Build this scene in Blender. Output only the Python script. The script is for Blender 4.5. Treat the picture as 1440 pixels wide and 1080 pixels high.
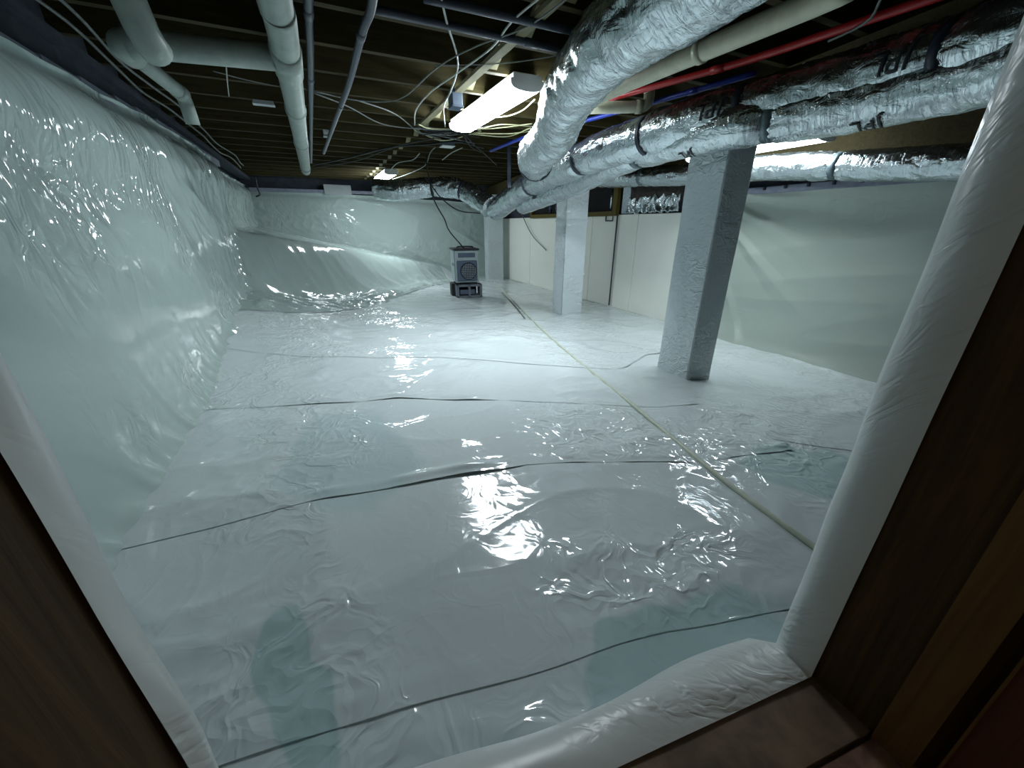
import bpy, bmesh, math, random
import numpy as np
from mathutils import Vector, Matrix

for o in list(bpy.data.objects):
    bpy.data.objects.remove(o)
scene = bpy.context.scene
COL = scene.collection
random.seed(7)

# ------------------------------------------------------------------ camera
FPX, EYE = 541.0, 1.0
PITCH = math.atan(541 / 1310)
YAW = math.radians(25.6)
cam = bpy.data.cameras.new('camera')
cam.sensor_fit = 'HORIZONTAL'
cam.sensor_width = 36
cam.lens = FPX / 1440 * 36
cam.clip_start = .02
cam_o = bpy.data.objects.new('camera', cam)
cam_o.location = (0, 0, EYE)
cam_o.rotation_euler = (math.pi / 2 - PITCH, 0, -YAW)
COL.objects.link(cam_o)
scene.camera = cam_o

# ------------------------------------------------------------------ light
world = bpy.data.worlds.new('world')
scene.world = world
world.use_nodes = True
bgn = world.node_tree.nodes['Background']
bgn.inputs[0].default_value = (.95, .78, .60, 1)
bgn.inputs[1].default_value = .16          # dim space outside the hatch
LAMP = 56.0
LAMP_COL = (.86, .95, 1.0)
vs = scene.view_settings
vs.view_transform = 'Standard'
vs.look = 'None'
vs.exposure = 0.0
vs.gamma = 1.0
vs.use_curve_mapping = False
scene.cycles.max_bounces = 8
scene.cycles.glossy_bounces = 3

# ------------------------------------------------------------------ helpers
_f = np.array([math.sin(YAW) * math.cos(PITCH), math.cos(YAW) * math.cos(PITCH), -math.sin(PITCH)])
_r = np.array([math.cos(YAW), -math.sin(YAW), 0])
_u = np.cross(_r, _f)
_C = np.array([0, 0, EYE])


def ray(x, y):
    return _f + _r * (x - 720) / FPX - _u * (y - 540) / FPX


def onz(x, y, z):            # point of the photograph on the level z
    d = ray(x, y)
    return Vector(_C + d * (z - EYE) / d[2])


def onx(x, y, X):
    d = ray(x, y)
    return Vector(_C + d * X / d[0])


def ony(x, y, Y):
    d = ray(x, y)
    return Vector(_C + d * Y / d[1])


def proj(p):
    d = np.array(p) - _C
    z = max(1e-3, d @ _f)
    return 720 + FPX * (d @ _r) / z, 540 - FPX * (d @ _u) / z


def _hash(ix, iy, s):
    h = (ix.astype(np.int64) * 374761393 + iy.astype(np.int64) * 668265263 + s * 974634777) & 0xffffffff
    h = ((h ^ (h >> 13)) * 1274126177) & 0xffffffff
    h = h ^ (h >> 16)
    return (h & 0xffff) / 65535.0


def noise2(x, y, seed=0):
    """gradient noise, about -1..1, on numpy arrays"""
    x = np.asarray(x, float); y = np.asarray(y, float)
    x, y = np.broadcast_arrays(x, y)
    ix = np.floor(x); iy = np.floor(y)
    fx = x - ix; fy = y - iy
    ux = fx * fx * fx * (fx * (fx * 6 - 15) + 10)
    uy = fy * fy * fy * (fy * (fy * 6 - 15) + 10)

    def g(dx, dy):
        a = _hash(ix + dx, iy + dy, seed) * 2 * np.pi
        return np.cos(a) * (fx - dx) + np.sin(a) * (fy - dy)
    a = g(0, 0) * (1 - ux) + g(1, 0) * ux
    b = g(0, 1) * (1 - ux) + g(1, 1) * ux
    return (a * (1 - uy) + b * uy) * 1.5


def ridge(x, y, seed=0):
    return 1 - np.minimum(1, np.abs(noise2(x, y, seed)) * 2.2)


def sstep(a, b, x):
    t = np.clip((np.asarray(x, float) - a) / (b - a), 0, 1)
    return t * t * (3 - 2 * t)


def link(name, me, mat=None, parent=None, smooth=True):
    o = bpy.data.objects.new(name, me)
    COL.objects.link(o)
    if mat is not None and not me.materials:
        me.materials.append(mat)
    if smooth:
        me.polygons.foreach_set('use_smooth', [True] * len(me.polygons))
    if parent is not None:
        o.parent = parent
    return o


def mesh(name, verts, faces, mat=None, parent=None, smooth=True, uv=None):
    me = bpy.data.meshes.new(name)
    me.from_pydata([tuple(v) for v in verts], [], faces)
    if uv is not None:
        l = me.uv_layers.new(name='UVMap')
        idx = np.empty(len(me.loops), int)
        me.loops.foreach_get('vertex_index', idx)
        l.data.foreach_set('uv', np.asarray(uv, float)[idx].ravel())
    me.update()
    return link(name, me, mat, parent, smooth)


def tag(o, label=None, cat=None, group=None, kind=None):
    if label: o['label'] = label
    if cat: o['category'] = cat
    if group: o['group'] = group
    if kind: o['kind'] = kind
    return o


def empty(name, loc=(0, 0, 0), rz=0.0):
    o = bpy.data.objects.new(name, None)
    o.location = loc
    o.rotation_euler = (0, 0, rz)
    o.empty_display_size = .1
    COL.objects.link(o)
    return o


class MB:
    """collects boxes, prisms and tubes into one mesh"""
    def __init__(s): s.v = []; s.f = []

    def add(s, verts, faces):
        n = len(s.v)
        s.v += [tuple(v) for v in verts]
        s.f += [tuple(i + n for i in f) for f in faces]
        return s

    def box(s, x0, x1, y0, y1, z0, z1, bev=0):
        bm = bmesh.new()
        bmesh.ops.create_cube(bm, size=1)
        for v in bm.verts:
            v.co = ((x0 + x1) / 2 + v.co.x * (x1 - x0), (y0 + y1) / 2 + v.co.y * (y1 - y0), (z0 + z1) / 2 + v.co.z * (z1 - z0))
        if bev:
            bmesh.ops.bevel(bm, geom=list(bm.edges), offset=bev, segments=2, affect='EDGES', profile=.5)
        bm.verts.index_update()
        s.add([v.co for v in bm.verts], [[v.index for v in f.verts] for f in bm.faces])
        bm.free()
        return s

    def bar(s, a, b, w, h, up=(0, 0, 1)):
        a = Vector(a); b = Vector(b)
        t = (b - a).normalized()
        side = t.cross(Vector(up)).normalized() * w / 2
        n = side.cross(t).normalized() * h / 2
        vs_ = [a - side - n, a + side - n, a + side + n, a - side + n, b - side - n, b + side - n, b + side + n, b - side + n]
        return s.add(vs_, [(3, 2, 1, 0), (4, 5, 6, 7), (0, 1, 5, 4), (1, 2, 6, 5), (2, 3, 7, 6), (3, 0, 4, 7)])

    def tube(s, pts, r, seg=8, cap=True):
        v, f, _ = tube_data(pts, lambda U, T: np.full_like(U, r), seg, cap)
        return s.add(v, f)

    def disc(s, c, n, r, h, seg=20):
        c = Vector(c); n = Vector(n).normalized()
        return s.tube([c - n * h / 2, c + n * h / 2], r, seg)

    def build(s, name, mat, parent=None, smooth=False):
        o = mesh(name, s.v, s.f, mat, parent, smooth)
        return o


def resample(pts, ds, closed=False):
    """Catmull-Rom through the points, stepped at about ds"""
    P = [Vector(p) for p in pts]
    if len(P) == 2:
        n = max(1, int(round((P[1] - P[0]).length / ds)))
        return [P[0].lerp(P[1], i / n) for i in range(n + 1)]
    Q = [P[0] * 2 - P[1]] + P + [P[-1] * 2 - P[-2]]
    out = []
    for i in range(1, len(Q) - 2):
        a, b, c, d = Q[i - 1], Q[i], Q[i + 1], Q[i + 2]
        n = max(1, int(round((c - b).length / ds)))
        for k in range(n):
            t = k / n
            out.append(.5 * ((2 * b) + (c - a) * t + (2 * a - 5 * b + 4 * c - d) * t * t + (3 * b - a - 3 * c + d) * t ** 3))
    out.append(P[-1])
    return out


def frames(pts):
    n = len(pts)
    T = []
    for i in range(n):
        T.append((pts[min(i + 1, n - 1)] - pts[max(i - 1, 0)]).normalized())
    up = Vector((0, 0, 1)) if abs(T[0].z) < .9 else Vector((0, 1, 0))
    N = [(up - T[0] * up.dot(T[0])).normalized()]
    for i in range(1, n):
        v = N[-1] - T[i] * N[-1].dot(T[i])
        N.append(v.normalized())
    B = [T[i].cross(N[i]) for i in range(n)]
    return T, N, B


def tube_data(pts, rf, seg=12, cap=True):
    pts = [Vector(p) for p in pts]
    T, N, B = frames(pts)
    L = [0.0]
    for i in range(1, len(pts)):
        L.append(L[-1] + (pts[i] - pts[i - 1]).length)
    U, TH = np.meshgrid(np.array(L), np.arange(seg) * 2 * np.pi / seg, indexing='ij')
    R = rf(U, TH)
    P = np.array(pts)[:, None, :] + R[..., None] * (np.cos(TH)[..., None] * np.array(N)[:, None, :] + np.sin(TH)[..., None] * np.array(B)[:, None, :])
    v = P.reshape(-1, 3)
    uv = np.stack([U.ravel(), TH.ravel() * np.mean(R)], 1)
    f = []
    for i in range(len(pts) - 1):
        for j in range(seg):
            k = (j + 1) % seg
            f.append((i * seg + j, (i + 1) * seg + j, (i + 1) * seg + k, i * seg + k)[::-1])
    v = list(map(tuple, v))
    uv = list(map(tuple, uv))
    if cap:
        n = len(v)
        v += [tuple(pts[0]), tuple(pts[-1])]
        uv += [uv[0], uv[-1]]
        b = (len(pts) - 1) * seg
        for j in range(seg):
            k = (j + 1) % seg
            f.append((n, j, k)[::-1]); f.append((n + 1, b + k, b + j)[::-1])
    return v, f, uv


def tube_obj(name, pts, r, mat, parent=None, seg=10, ds=.05, rf=None, smooth_path=True):
    p = resample(pts, ds) if smooth_path else [Vector(q) for q in pts]
    v, f, uv = tube_data(p, rf or (lambda U, T: np.full_like(U, r)), seg)
    return mesh(name, v, f, mat, parent, True, uv)


def grid_faces(nu, nv, flip=False):
    f = []
    for i in range(nu - 1):
        for j in range(nv - 1):
            q = (i * nv + j, (i + 1) * nv + j, (i + 1) * nv + j + 1, i * nv + j + 1)
            f.append(q[::-1] if flip else q)
    return f


def grid_obj(name, X, Y, Z, mat, parent=None, flip=False, uv=None):
    v = np.stack([X.ravel(), Y.ravel(), Z.ravel()], 1)
    a, b = uv if uv is not None else (X, Y)
    return mesh(name, v, grid_faces(X.shape[0], X.shape[1], flip), mat, parent, True, np.stack([a.ravel(), b.ravel()], 1))


# ------------------------------------------------------------------ materials
M = {}


def new_mat(name, col, rough=.5, metal=0.0, spec=.5):
    m = bpy.data.materials.new(name)
    m.use_nodes = True
    b = m.node_tree.nodes['Principled BSDF']
    b.inputs['Base Color'].default_value = (*col, 1)
    b.inputs['Roughness'].default_value = rough
    b.inputs['Metallic'].default_value = metal
    b.inputs['Specular IOR Level'].default_value = spec
    M[name] = m
    return m, m.node_tree, b


def nd(t, typ, **kw):
    n = t.nodes.new(typ)
    for k, v in kw.items():
        if k.startswith('i_'):
            n.inputs[k[2:].replace('_', ' ')].default_value = v
        else:
            setattr(n, k, v)
    return n


def coords(t, out='Object', scale=(1, 1, 1), rot=(0, 0, 0)):
    tc = nd(t, 'ShaderNodeTexCoord')
    mp = nd(t, 'ShaderNodeMapping')
    mp.inputs['Scale'].default_value = scale
    mp.inputs['Rotation'].default_value = rot
    t.links.new(tc.outputs[out], mp.inputs[0])
    return mp.outputs[0]


def mathn(t, op, a, b=None, clamp=False):
    n = nd(t, 'ShaderNodeMath', operation=op, use_clamp=clamp)
    for i, x in enumerate((a, b)):
        if x is None: continue
        if isinstance(x, (int, float)): n.inputs[i].default_value = x
        else: t.links.new(x, n.inputs[i])
    return n.outputs[0]


def tex(t, vec, scale, detail=2, rough=.5, dist=0.0, typ='FBM'):
    n = nd(t, 'ShaderNodeTexNoise', noise_type=typ)
    n.inputs['Scale'].default_value = scale
    n.inputs['Detail'].default_value = detail
    n.inputs['Roughness'].default_value = rough
    n.inputs['Distortion'].default_value = dist
    t.links.new(vec, n.inputs['Vector'])
    return n.outputs[0]


def ramp(t, fac, stops):
    n = nd(t, 'ShaderNodeValToRGB')
    e = n.color_ramp.elements
    while len(e) < len(stops): e.new(.5)
    for k, (p, c) in enumerate(stops):
        e[k].position = p
        e[k].color = (*c, 1) if len(c) == 3 else c
    t.links.new(fac, n.inputs[0])
    return n.outputs[0]


def tex2(t, vec, scale, detail=1, rough=.5, dist=0.0, out=0):
    n = nd(t, 'ShaderNodeTexNoise', noise_dimensions='2D')
    n.inputs['Scale'].default_value = scale
    n.inputs['Detail'].default_value = detail
    n.inputs['Roughness'].default_value = rough
    n.inputs['Distortion'].default_value = dist
    t.links.new(vec, n.inputs['Vector'])
    return n.outputs[out]


def vor2(t, vec, scale):
    n = nd(t, 'ShaderNodeTexVoronoi', voronoi_dimensions='2D', feature='F1')
    n.inputs['Scale'].default_value = scale
    t.links.new(vec, n.inputs['Vector'])
    return n.outputs['Distance']


def vinyl(name, col, rough, bump, stretch=(1, 1, 1), rot=0.0, patch=(.45, .62), base=.12, k=1.0, shade_spots=()):
    """glossy white polyethylene sheeting: crumpled in patches, drawn smooth between"""
    m, t, b = new_mat(name, col, rough)
    v = coords(t, 'UV', stretch, (0, 0, rot))
    wob = tex2(t, v, 5 * k, 2, .5, 0, 1)
    vm = nd(t, 'ShaderNodeVectorMath', operation='MULTIPLY_ADD')
    vm.inputs[1].default_value = (.22 / k, .22 / k, 0)
    t.links.new(wob, vm.inputs[0]); t.links.new(v, vm.inputs[2])
    c1 = vor2(t, vm.outputs[0], 6.5 * k)
    c2 = vor2(t, vm.outputs[0], 21 * k)
    n1 = tex2(t, v, 2.1 * k, 2, .5, .5)
    cr = mathn(t, 'SUBTRACT', 1.0, mathn(t, 'MULTIPLY', mathn(t, 'ABSOLUTE', mathn(t, 'SUBTRACT', n1, .5)), 14.0), True)
    msk = tex2(t, coords(t, 'UV'), 1.25 * k, 1, .4)
    mr = nd(t, 'ShaderNodeMapRange', interpolation_type='SMOOTHSTEP')
    mr.inputs[1].default_value, mr.inputs[2].default_value = patch
    t.links.new(msk, mr.inputs[0])
    am = mathn(t, 'ADD', mr.outputs[0], base)
    n2 = tex2(t, vm.outputs[0], 5.5 * k, 2, .55, .8)
    cr2 = mathn(t, 'SUBTRACT', 1.0, mathn(t, 'MULTIPLY', mathn(t, 'ABSOLUTE', mathn(t, 'SUBTRACT', n2, .5)), 11.0), True)
    h = mathn(t, 'ADD', mathn(t, 'MULTIPLY', c1, .55), mathn(t, 'MULTIPLY', c2, .36))
    h = mathn(t, 'ADD', h, mathn(t, 'MULTIPLY', cr2, .17))
    h = mathn(t, 'ADD', mathn(t, 'MULTIPLY', h, am), mathn(t, 'MULTIPLY', cr, .08))
    bp = nd(t, 'ShaderNodeBump')
    bp.inputs['Strength'].default_value = 1.0
    bp.inputs['Distance'].default_value = bump
    t.links.new(h, bp.inputs['Height'])
    t.links.new(bp.outputs[0], b.inputs['Normal'])
    if shade_spots:
        # darker teal spots: floor shadows painted into the base colour
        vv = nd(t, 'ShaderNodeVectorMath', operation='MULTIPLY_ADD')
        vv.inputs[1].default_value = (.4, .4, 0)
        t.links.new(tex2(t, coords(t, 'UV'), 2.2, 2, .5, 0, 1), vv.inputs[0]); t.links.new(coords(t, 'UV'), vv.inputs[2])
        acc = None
        for (cx, cy, sx, sy, a, k_) in shade_spots:
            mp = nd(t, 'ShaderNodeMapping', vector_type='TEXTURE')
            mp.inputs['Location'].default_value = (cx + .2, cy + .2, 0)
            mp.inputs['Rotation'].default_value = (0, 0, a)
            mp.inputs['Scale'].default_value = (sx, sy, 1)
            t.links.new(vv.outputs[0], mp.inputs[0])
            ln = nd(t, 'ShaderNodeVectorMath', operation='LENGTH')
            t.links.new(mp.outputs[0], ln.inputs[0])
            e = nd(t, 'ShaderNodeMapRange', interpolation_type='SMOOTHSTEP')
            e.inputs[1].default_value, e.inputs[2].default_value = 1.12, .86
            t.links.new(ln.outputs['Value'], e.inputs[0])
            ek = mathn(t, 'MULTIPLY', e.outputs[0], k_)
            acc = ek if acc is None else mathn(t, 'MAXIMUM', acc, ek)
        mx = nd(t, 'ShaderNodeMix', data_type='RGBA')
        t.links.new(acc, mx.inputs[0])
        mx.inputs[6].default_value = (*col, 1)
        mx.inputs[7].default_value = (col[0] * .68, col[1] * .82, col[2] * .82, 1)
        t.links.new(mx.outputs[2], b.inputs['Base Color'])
    return m


VCOL = (.60, .68, .68)
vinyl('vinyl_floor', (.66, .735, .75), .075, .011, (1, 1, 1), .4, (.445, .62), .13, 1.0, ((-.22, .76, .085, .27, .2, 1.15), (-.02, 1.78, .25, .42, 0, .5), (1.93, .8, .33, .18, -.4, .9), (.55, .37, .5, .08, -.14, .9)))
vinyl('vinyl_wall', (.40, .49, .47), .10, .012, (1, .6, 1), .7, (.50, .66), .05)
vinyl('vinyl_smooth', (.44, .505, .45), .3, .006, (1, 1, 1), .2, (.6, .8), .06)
vinyl('vinyl_wrap', (.60, .675, .70), .2, .012, (1, 1.6, 1), .25, (.40, .65), .35, 1.7)
vinyl('vinyl_sill', (.64, .68, .67), .33, .003, (1, 1, 1), .5, (.5, .7), .15, 2.5)


def foil():
    m, t, b = new_mat('foil', (.55, .62, .645), .22, .97)
    v = coords(t, 'UV', (1, .22, 1))
    n = tex(t, v, 60, 3, .6, .8)
    v2 = coords(t, 'UV', (.5, .8, 1))
    n2 = tex(t, v2, 22, 3, .6, 1.2)
    h = mathn(t, 'ADD', mathn(t, 'MULTIPLY', n, .7), n2)
    bp = nd(t, 'ShaderNodeBump')
    bp.inputs['Strength'].default_value = .9
    bp.inputs['Distance'].default_value = .0085
    t.links.new(h, bp.inputs['Height'])
    t.links.new(bp.outputs[0], b.inputs['Normal'])
    r = ramp(t, n2, [(.3, (.15,) * 3), (.7, (.30,) * 3)])
    t.links.new(r, b.inputs['Roughness'])


foil()


def wood(name, c1, c2, scale, stretch, rough=.6, knots=False):
    m, t, b = new_mat(name, c1, rough, 0.0, .25)
    v = coords(t, 'Object', stretch)
    n = tex(t, v, scale, 5, .6, 1.5)
    c = ramp(t, n, [(.3, c1), (.5, tuple((a + d) / 2 for a, d in zip(c1, c2))), (.7, c2)])
    if knots:
        vo = nd(t, 'ShaderNodeTexVoronoi', voronoi_dimensions='3D')
        vo.inputs['Scale'].default_value = 6.5
        t.links.new(coords(t, 'Object', (1, 1, .6)), vo.inputs['Vector'])
        k = ramp(t, vo.outputs['Distance'], [(.06, (0, 0, 0)), (.1, (1, 1, 1))])
        mx = nd(t, 'ShaderNodeMix', data_type='RGBA', blend_type='MIX')
        t.links.new(k, mx.inputs[0])
        mx.inputs[6].default_value = (.02, .012, .006, 1)
        t.links.new(c, mx.inputs[7])
        c = mx.outputs[2]
    t.links.new(c, b.inputs['Base Color'])
    bp = nd(t, 'ShaderNodeBump')
    bp.inputs['Strength'].default_value = .4
    bp.inputs['Distance'].default_value = .003
    t.links.new(n, bp.inputs['Height'])
    t.links.new(bp.outputs[0], b.inputs['Normal'])


wood('joist_wood', (.026, .021, .006), (.058, .046, .014), 5, (.5, 6, 6), .75)
wood('batten_wood', (.16, .15, .085), (.25, .23, .14), 6, (4, .6, 4), .75)
wood('subfloor_wood', (.018, .013, .005), (.034, .025, .009), 4, (6, .6, 6), .85)
wood('jamb_wood', (.034, .018, .004), (.080, .043, .010), 7, (6, 6, .35), .8, True)
wood('stop_wood', (.095, .048, .013), (.155, .082, .024), 7, (6, 6, .35), .8, True)
wood('casing_wood', (.075, .026, .012), (.12, .042, .018), 6, (6, 6, .4), .5)
wood('frame_wood', (.09, .07, .015), (.15, .115, .03), 6, (4, 4, 1), .7)


def mottled(name, c1, c2, scale, rough=.7, metal=0, bump=.002, det=4):
    m, t, b = new_mat(name, c1, rough, metal)
    n = tex(t, coords(t), scale, det, .6, .4)
    t.links.new(ramp(t, n, [(.35, c1), (.65, c2)]), b.inputs['Base Color'])
    bp = nd(t, 'ShaderNodeBump')
    bp.inputs['Strength'].default_value = .5
    bp.inputs['Distance'].default_value = bump
    t.links.new(n, bp.inputs['Height'])
    t.links.new(bp.outputs[0], b.inputs['Normal'])


mottled('concrete_dark', (.035, .042, .06), (.055, .065, .085), 9, .9)
mottled('earth', (.07, .06, .045), (.12, .10, .08), 8, 1)
mottled('stone', (.12, .088, .06), (.24, .175, .115), 11, .45, 0, .003)
mottled('mortar', (.2, .17, .15), (.42, .40, .38), 26, .9, 0, .004)
mottled('brick_red', (.14, .07, .05), (.30, .17, .12), 22, .9, 0, .004)
mottled('pvc', (.25, .31, .28), (.33, .39, .35), 14, .4, 0, .0005)
mottled('pvc_cream', (.55, .56, .42), (.66, .66, .50), 14, .4, 0, .0005)
mottled('pipe_dark', (.035, .045, .065), (.055, .065, .09), 20, .35, 0, .0005)
mottled('pipe_red', (.32, .012, .015), (.42, .02, .02), 20, .35, 0, .0005)
mottled('pipe_blue', (.012, .035, .30), (.02, .05, .40), 20, .35, 0, .0005)
mottled('cable_grey', (.13, .15, .145), (.20, .22, .21), 30, .5, 0, .0003)
mottled('cable_white', (.40, .43, .40), (.50, .52, .48), 30, .5, 0, .0003)
mottled('cable_yellow', (.50, .50, .28), (.60, .60, .36), 30, .5, 0, .0003)
mottled('cable_black', (.010, .012, .014), (.02, .022, .025), 30, .5, 0, .0003)
mottled('strap_black', (.015, .022, .04), (.025, .034, .055), 30, .4, 0, .0005)
mottled('duct_tape', (.10, .15, .165), (.16, .215, .23), 30, .35, .4, .0005)
mottled('ink', (.008, .012, .016), (.012, .016, .02), 30, .5, 0, .0002)
mottled('batten_purple', (.20, .22, .30), (.27, .29, .37), 14, .5)
mottled('rubber', (.008, .008, .01), (.015, .015, .018), 30, .7)
mottled('panel_white', (.92, .94, .86), (.95, .965, .89), 3, .5, 0, .0008)
mottled('hose_cream', (.47, .52, .42), (.56, .60, .49), 20, .45, 0, .0005)
mottled('block_grey', (.10, .12, .145), (.15, .175, .20), 30, .95, 0, .002)
mottled('case_silver', (.30, .37, .38), (.36, .42, .43), 8, .35, .3, .0004)
mottled('case_blue', (.05, .078, .12), (.07, .10, .145), 12, .4, 0, .0004)
mottled('grille_metal', (.30, .35, .40), (.38, .43, .48), 20, .35, .5, .0004)
mottled('void_black', (.006, .006, .008), (.010, .010, .012), 20, .9)
mottled('insulation_dark', (.03, .025, .022), (.055, .045, .04), 40, 1, 0, .006)
mottled('housing_white', (.70, .73, .72), (.75, .78, .77), 10, .4)
mottled('vent_grey', (.40, .44, .46), (.46, .50, .52), 10, .6)


def emit(name, col, s):
    m, t, b = new_mat(name, (.8, .8, .8), .4)
    b.inputs['Emission Color'].default_value = (*col, 1)
    b.inputs['Emission Strength'].default_value = s


emit('lamp_lens', LAMP_COL, LAMP)
emit('lamp_lens_dim', LAMP_COL, LAMP * .6)  # weaker emission for the right light

# ------------------------------------------------------------------ the ground
LX, RX, BY, CZ = -.85, 4.05, 9.3, 1.82       # left wall, right wall, back wall, joist bottoms


def ground(x, y):
    x = np.asarray(x, float); y = np.asarray(y, float)
    z = -.20 * sstep(.7, 4.0, x)
    # the earth climbs along the left wall ...
    q = (x - LX)
    z = z + (.30 * sstep(2.3, 5.2, y)) * np.exp(-(np.maximum(q, 0) / .62) ** 1.6)
    # ... to a bank across the back-left corner that falls away to the right
    front = 5.25 + (x - LX) * 1.0
    s = (y - front) / 1.41
    top = np.clip(.94 - .245 * q, .0, 1)
    z = z + np.maximum(0, top - z) * sstep(-.2, .3, s) * sstep(3.6, 2.4, x)
    z = z + .012 * noise2(x * 1.1, y * 1.1, 3) + .007 * noise2(x * 2.7, y * 2.3, 4)
    return z


def ground1(x, y):
    return float(ground(np.array([x]), np.array([y]))[0])


def onground(px, py, lift=0.0):
    d = ray(px, py)
    t = .3
    while t < 14:
        p = _C + d * t
        if p[2] <= ground1(p[0], p[1]) + lift: break
        t += .01
    return Vector((p[0], p[1], ground1(p[0], p[1]) + lift))


gx = np.linspace(LX - .15, RX + .1, 60); gy = np.linspace(-.6, BY + .15, 100)
X, Y = np.meshgrid(gx, gy, indexing='ij')
tag(grid_obj('floor', X, Y, ground(X, Y) - .05, M['earth']), 'earth floor under the white plastic sheeting', None, None, 'structure')


BANK_LO = [(-.95, 4.35), (-.4, 4.6), (.1, 5.0), (.7, 5.5), (1.2, 6.3), (1.8, 7.2), (2.45, 7.9)]


def sheet(name, xs0, xs1, ylo, yhi, res, level, seed, label, lip=.02, bank=False):
    """one sheet of the floor liner; its near edge lies loose on the sheet before it"""
    n = int((xs1 - xs0) / res)
    x = np.linspace(xs0, xs1, n)
    lo = np.interp(x, [p[0] for p in ylo], [p[1] for p in ylo]) + .012 * noise2(x * 3, x * 0 + seed, seed)
    hi = np.interp(x, [p[0] for p in yhi], [p[1] for p in yhi]) + .07
    m = int(np.max(hi - lo) / res)
    v = np.linspace(0, 1, m)
    X = np.repeat(x[:, None], m, 1)
    Y = lo[:, None] + (hi - lo)[:, None] * v[None, :]
    Z = ground(X, Y) + .002 * level
    a = .35 + .25 * noise2(X * .7, Y * .7, seed)
    # slack folds running along and across, in patches
    pt = sstep(-.1, .45, noise2(X * 1.3, Y * 1.3, seed + 5))
    ed = sstep(.0, .16, Y - lo[:, None]) * sstep(.0, .16, hi[:, None] - .02 - Y)
    sb = (Y - 5.25 - (X - LX)) / 1.41
    under = sstep(.04, .2, Y - np.interp(X, [q[0] for q in BANK_LO], [q[1] for q in BANK_LO])) * sstep(2.5, 2.35, X)     # where the bank has a sheet of its own
    if not bank:
        ed = ed * (1 - under)
        Z -= .012 * under
    pt = pt * ed
    Z += .010 * pt * (ridge(X * 2.2 + .8 * Y, Y * 3.4 - X * .9, seed + 1) - .4)
    Z += .006 * ed * (ridge(X * 1.1 - .3 * Y, Y * 2.0 + X * .4, seed + 2) ** 3 - .2)
    Z += .0035 * pt * ridge(X * 7 + Y * 2, Y * 9 - 2 * X, seed + 3)
    d = Y - lo[:, None]
    lift = lip * np.maximum(0, .25 + noise2(x * 1.7, x * 0 + .5, seed + 9) + .4 * noise2(x * 5, x * 0, seed + 8))[:, None]
    lift = lift * (.12 + sstep(-.6, .1, x))[:, None]
    Z += lift * np.exp(-((d - .045) / .028) ** 2) + .35 * lift * np.exp(-(d / .02) ** 2)
    # slack thrown up along the foot of the bank
    if bank:
        Z += .05 * ed * np.exp(-((sb + .45) / .55) ** 2) * (ridge(X * 1.6 - Y * .5, Y * 2.4 + X * 1.2, seed + 6) - .2) * sstep(2.6, 1.6, X)
        Z += .022 * ed * ridge(X * 3.1 + Y, Y * 4.2 - X * 1.5, seed + 7) * np.exp(-((sb + .4) / .7) ** 2)
    o = grid_obj(name, X, Y, Z, M['vinyl_wall' if bank else 'vinyl_floor'])  # bank gets the darker wall vinyl, its tone standing in for shade
    tag(o, label, 'plastic sheet', 'plastic sheets lining the floor')
    return o


SA = [(-.95, 3.62), (-.73, 3.52), (.756, 2.91), (1.74, 2.3), (2.1, 2.15)]
SB = [(-.95, 2.62), (-.7, 2.56), (.3, 2.28), (1.07, 1.85), (1.75, 1.55), (2.1, 1.5)]
SC = [(-.95, 1.45), (-.66, 1.44), (-.275, 1.42), (.14, 1.39), (.69, 1.29), (1.44, .99), (2.1, .9)]
SD = [(-.95, .72), (0, .573), (.32, .507), (.67, .444), (1.04, .35), (2.1, .2)]
S0 = [(-.95, .28), (-.2, .24), (.72, .12), (2.1, -.15)]
WX0 = LX - .06
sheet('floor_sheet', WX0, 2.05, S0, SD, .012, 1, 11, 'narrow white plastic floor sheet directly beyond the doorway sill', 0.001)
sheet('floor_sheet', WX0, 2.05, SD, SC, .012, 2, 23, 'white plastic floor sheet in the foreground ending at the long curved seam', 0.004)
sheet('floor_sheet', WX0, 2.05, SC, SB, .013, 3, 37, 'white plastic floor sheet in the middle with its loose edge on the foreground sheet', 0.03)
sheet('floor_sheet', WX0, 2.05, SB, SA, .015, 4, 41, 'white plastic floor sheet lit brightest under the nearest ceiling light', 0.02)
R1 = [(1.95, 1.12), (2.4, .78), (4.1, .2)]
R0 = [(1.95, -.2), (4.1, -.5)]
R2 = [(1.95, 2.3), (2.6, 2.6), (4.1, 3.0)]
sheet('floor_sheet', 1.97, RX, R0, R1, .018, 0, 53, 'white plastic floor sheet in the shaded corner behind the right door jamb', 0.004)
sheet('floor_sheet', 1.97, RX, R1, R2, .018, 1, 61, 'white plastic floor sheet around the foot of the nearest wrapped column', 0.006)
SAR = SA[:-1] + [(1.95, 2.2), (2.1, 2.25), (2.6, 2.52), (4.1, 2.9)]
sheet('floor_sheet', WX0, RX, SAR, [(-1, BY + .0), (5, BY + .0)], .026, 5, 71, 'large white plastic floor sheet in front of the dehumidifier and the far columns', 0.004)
sheet('bank_sheet', WX0, 2.45, BANK_LO, [(-1, BY + .0), (5, BY + .0)], .02, 7, 83, 'crumpled greenish plastic sheet, darkened as painted shade, draped over the bank in the back left corner', .006, True)

# ------------------------------------------------------------------ walls
# left wall: dark concrete with plastic hung on it
wl = MB().box(LX - .35, LX - .09, -.6, 5.6, -.4, 2.1).box(LX - .35, LX - .25, 5.6, BY + .3, -.4, 2.1).build('wall_left', M['concrete_dark'])
tag(wl, 'left foundation wall, dark concrete above draped white plastic', None, None, 'structure')


def left_x(y, z):
    lean = .05 * (1 - z / 1.75)
    jog = -.14 * sstep(5.7, 6.1, y)
    return LX + jog + lean * sstep(6, 5, y)


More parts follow.
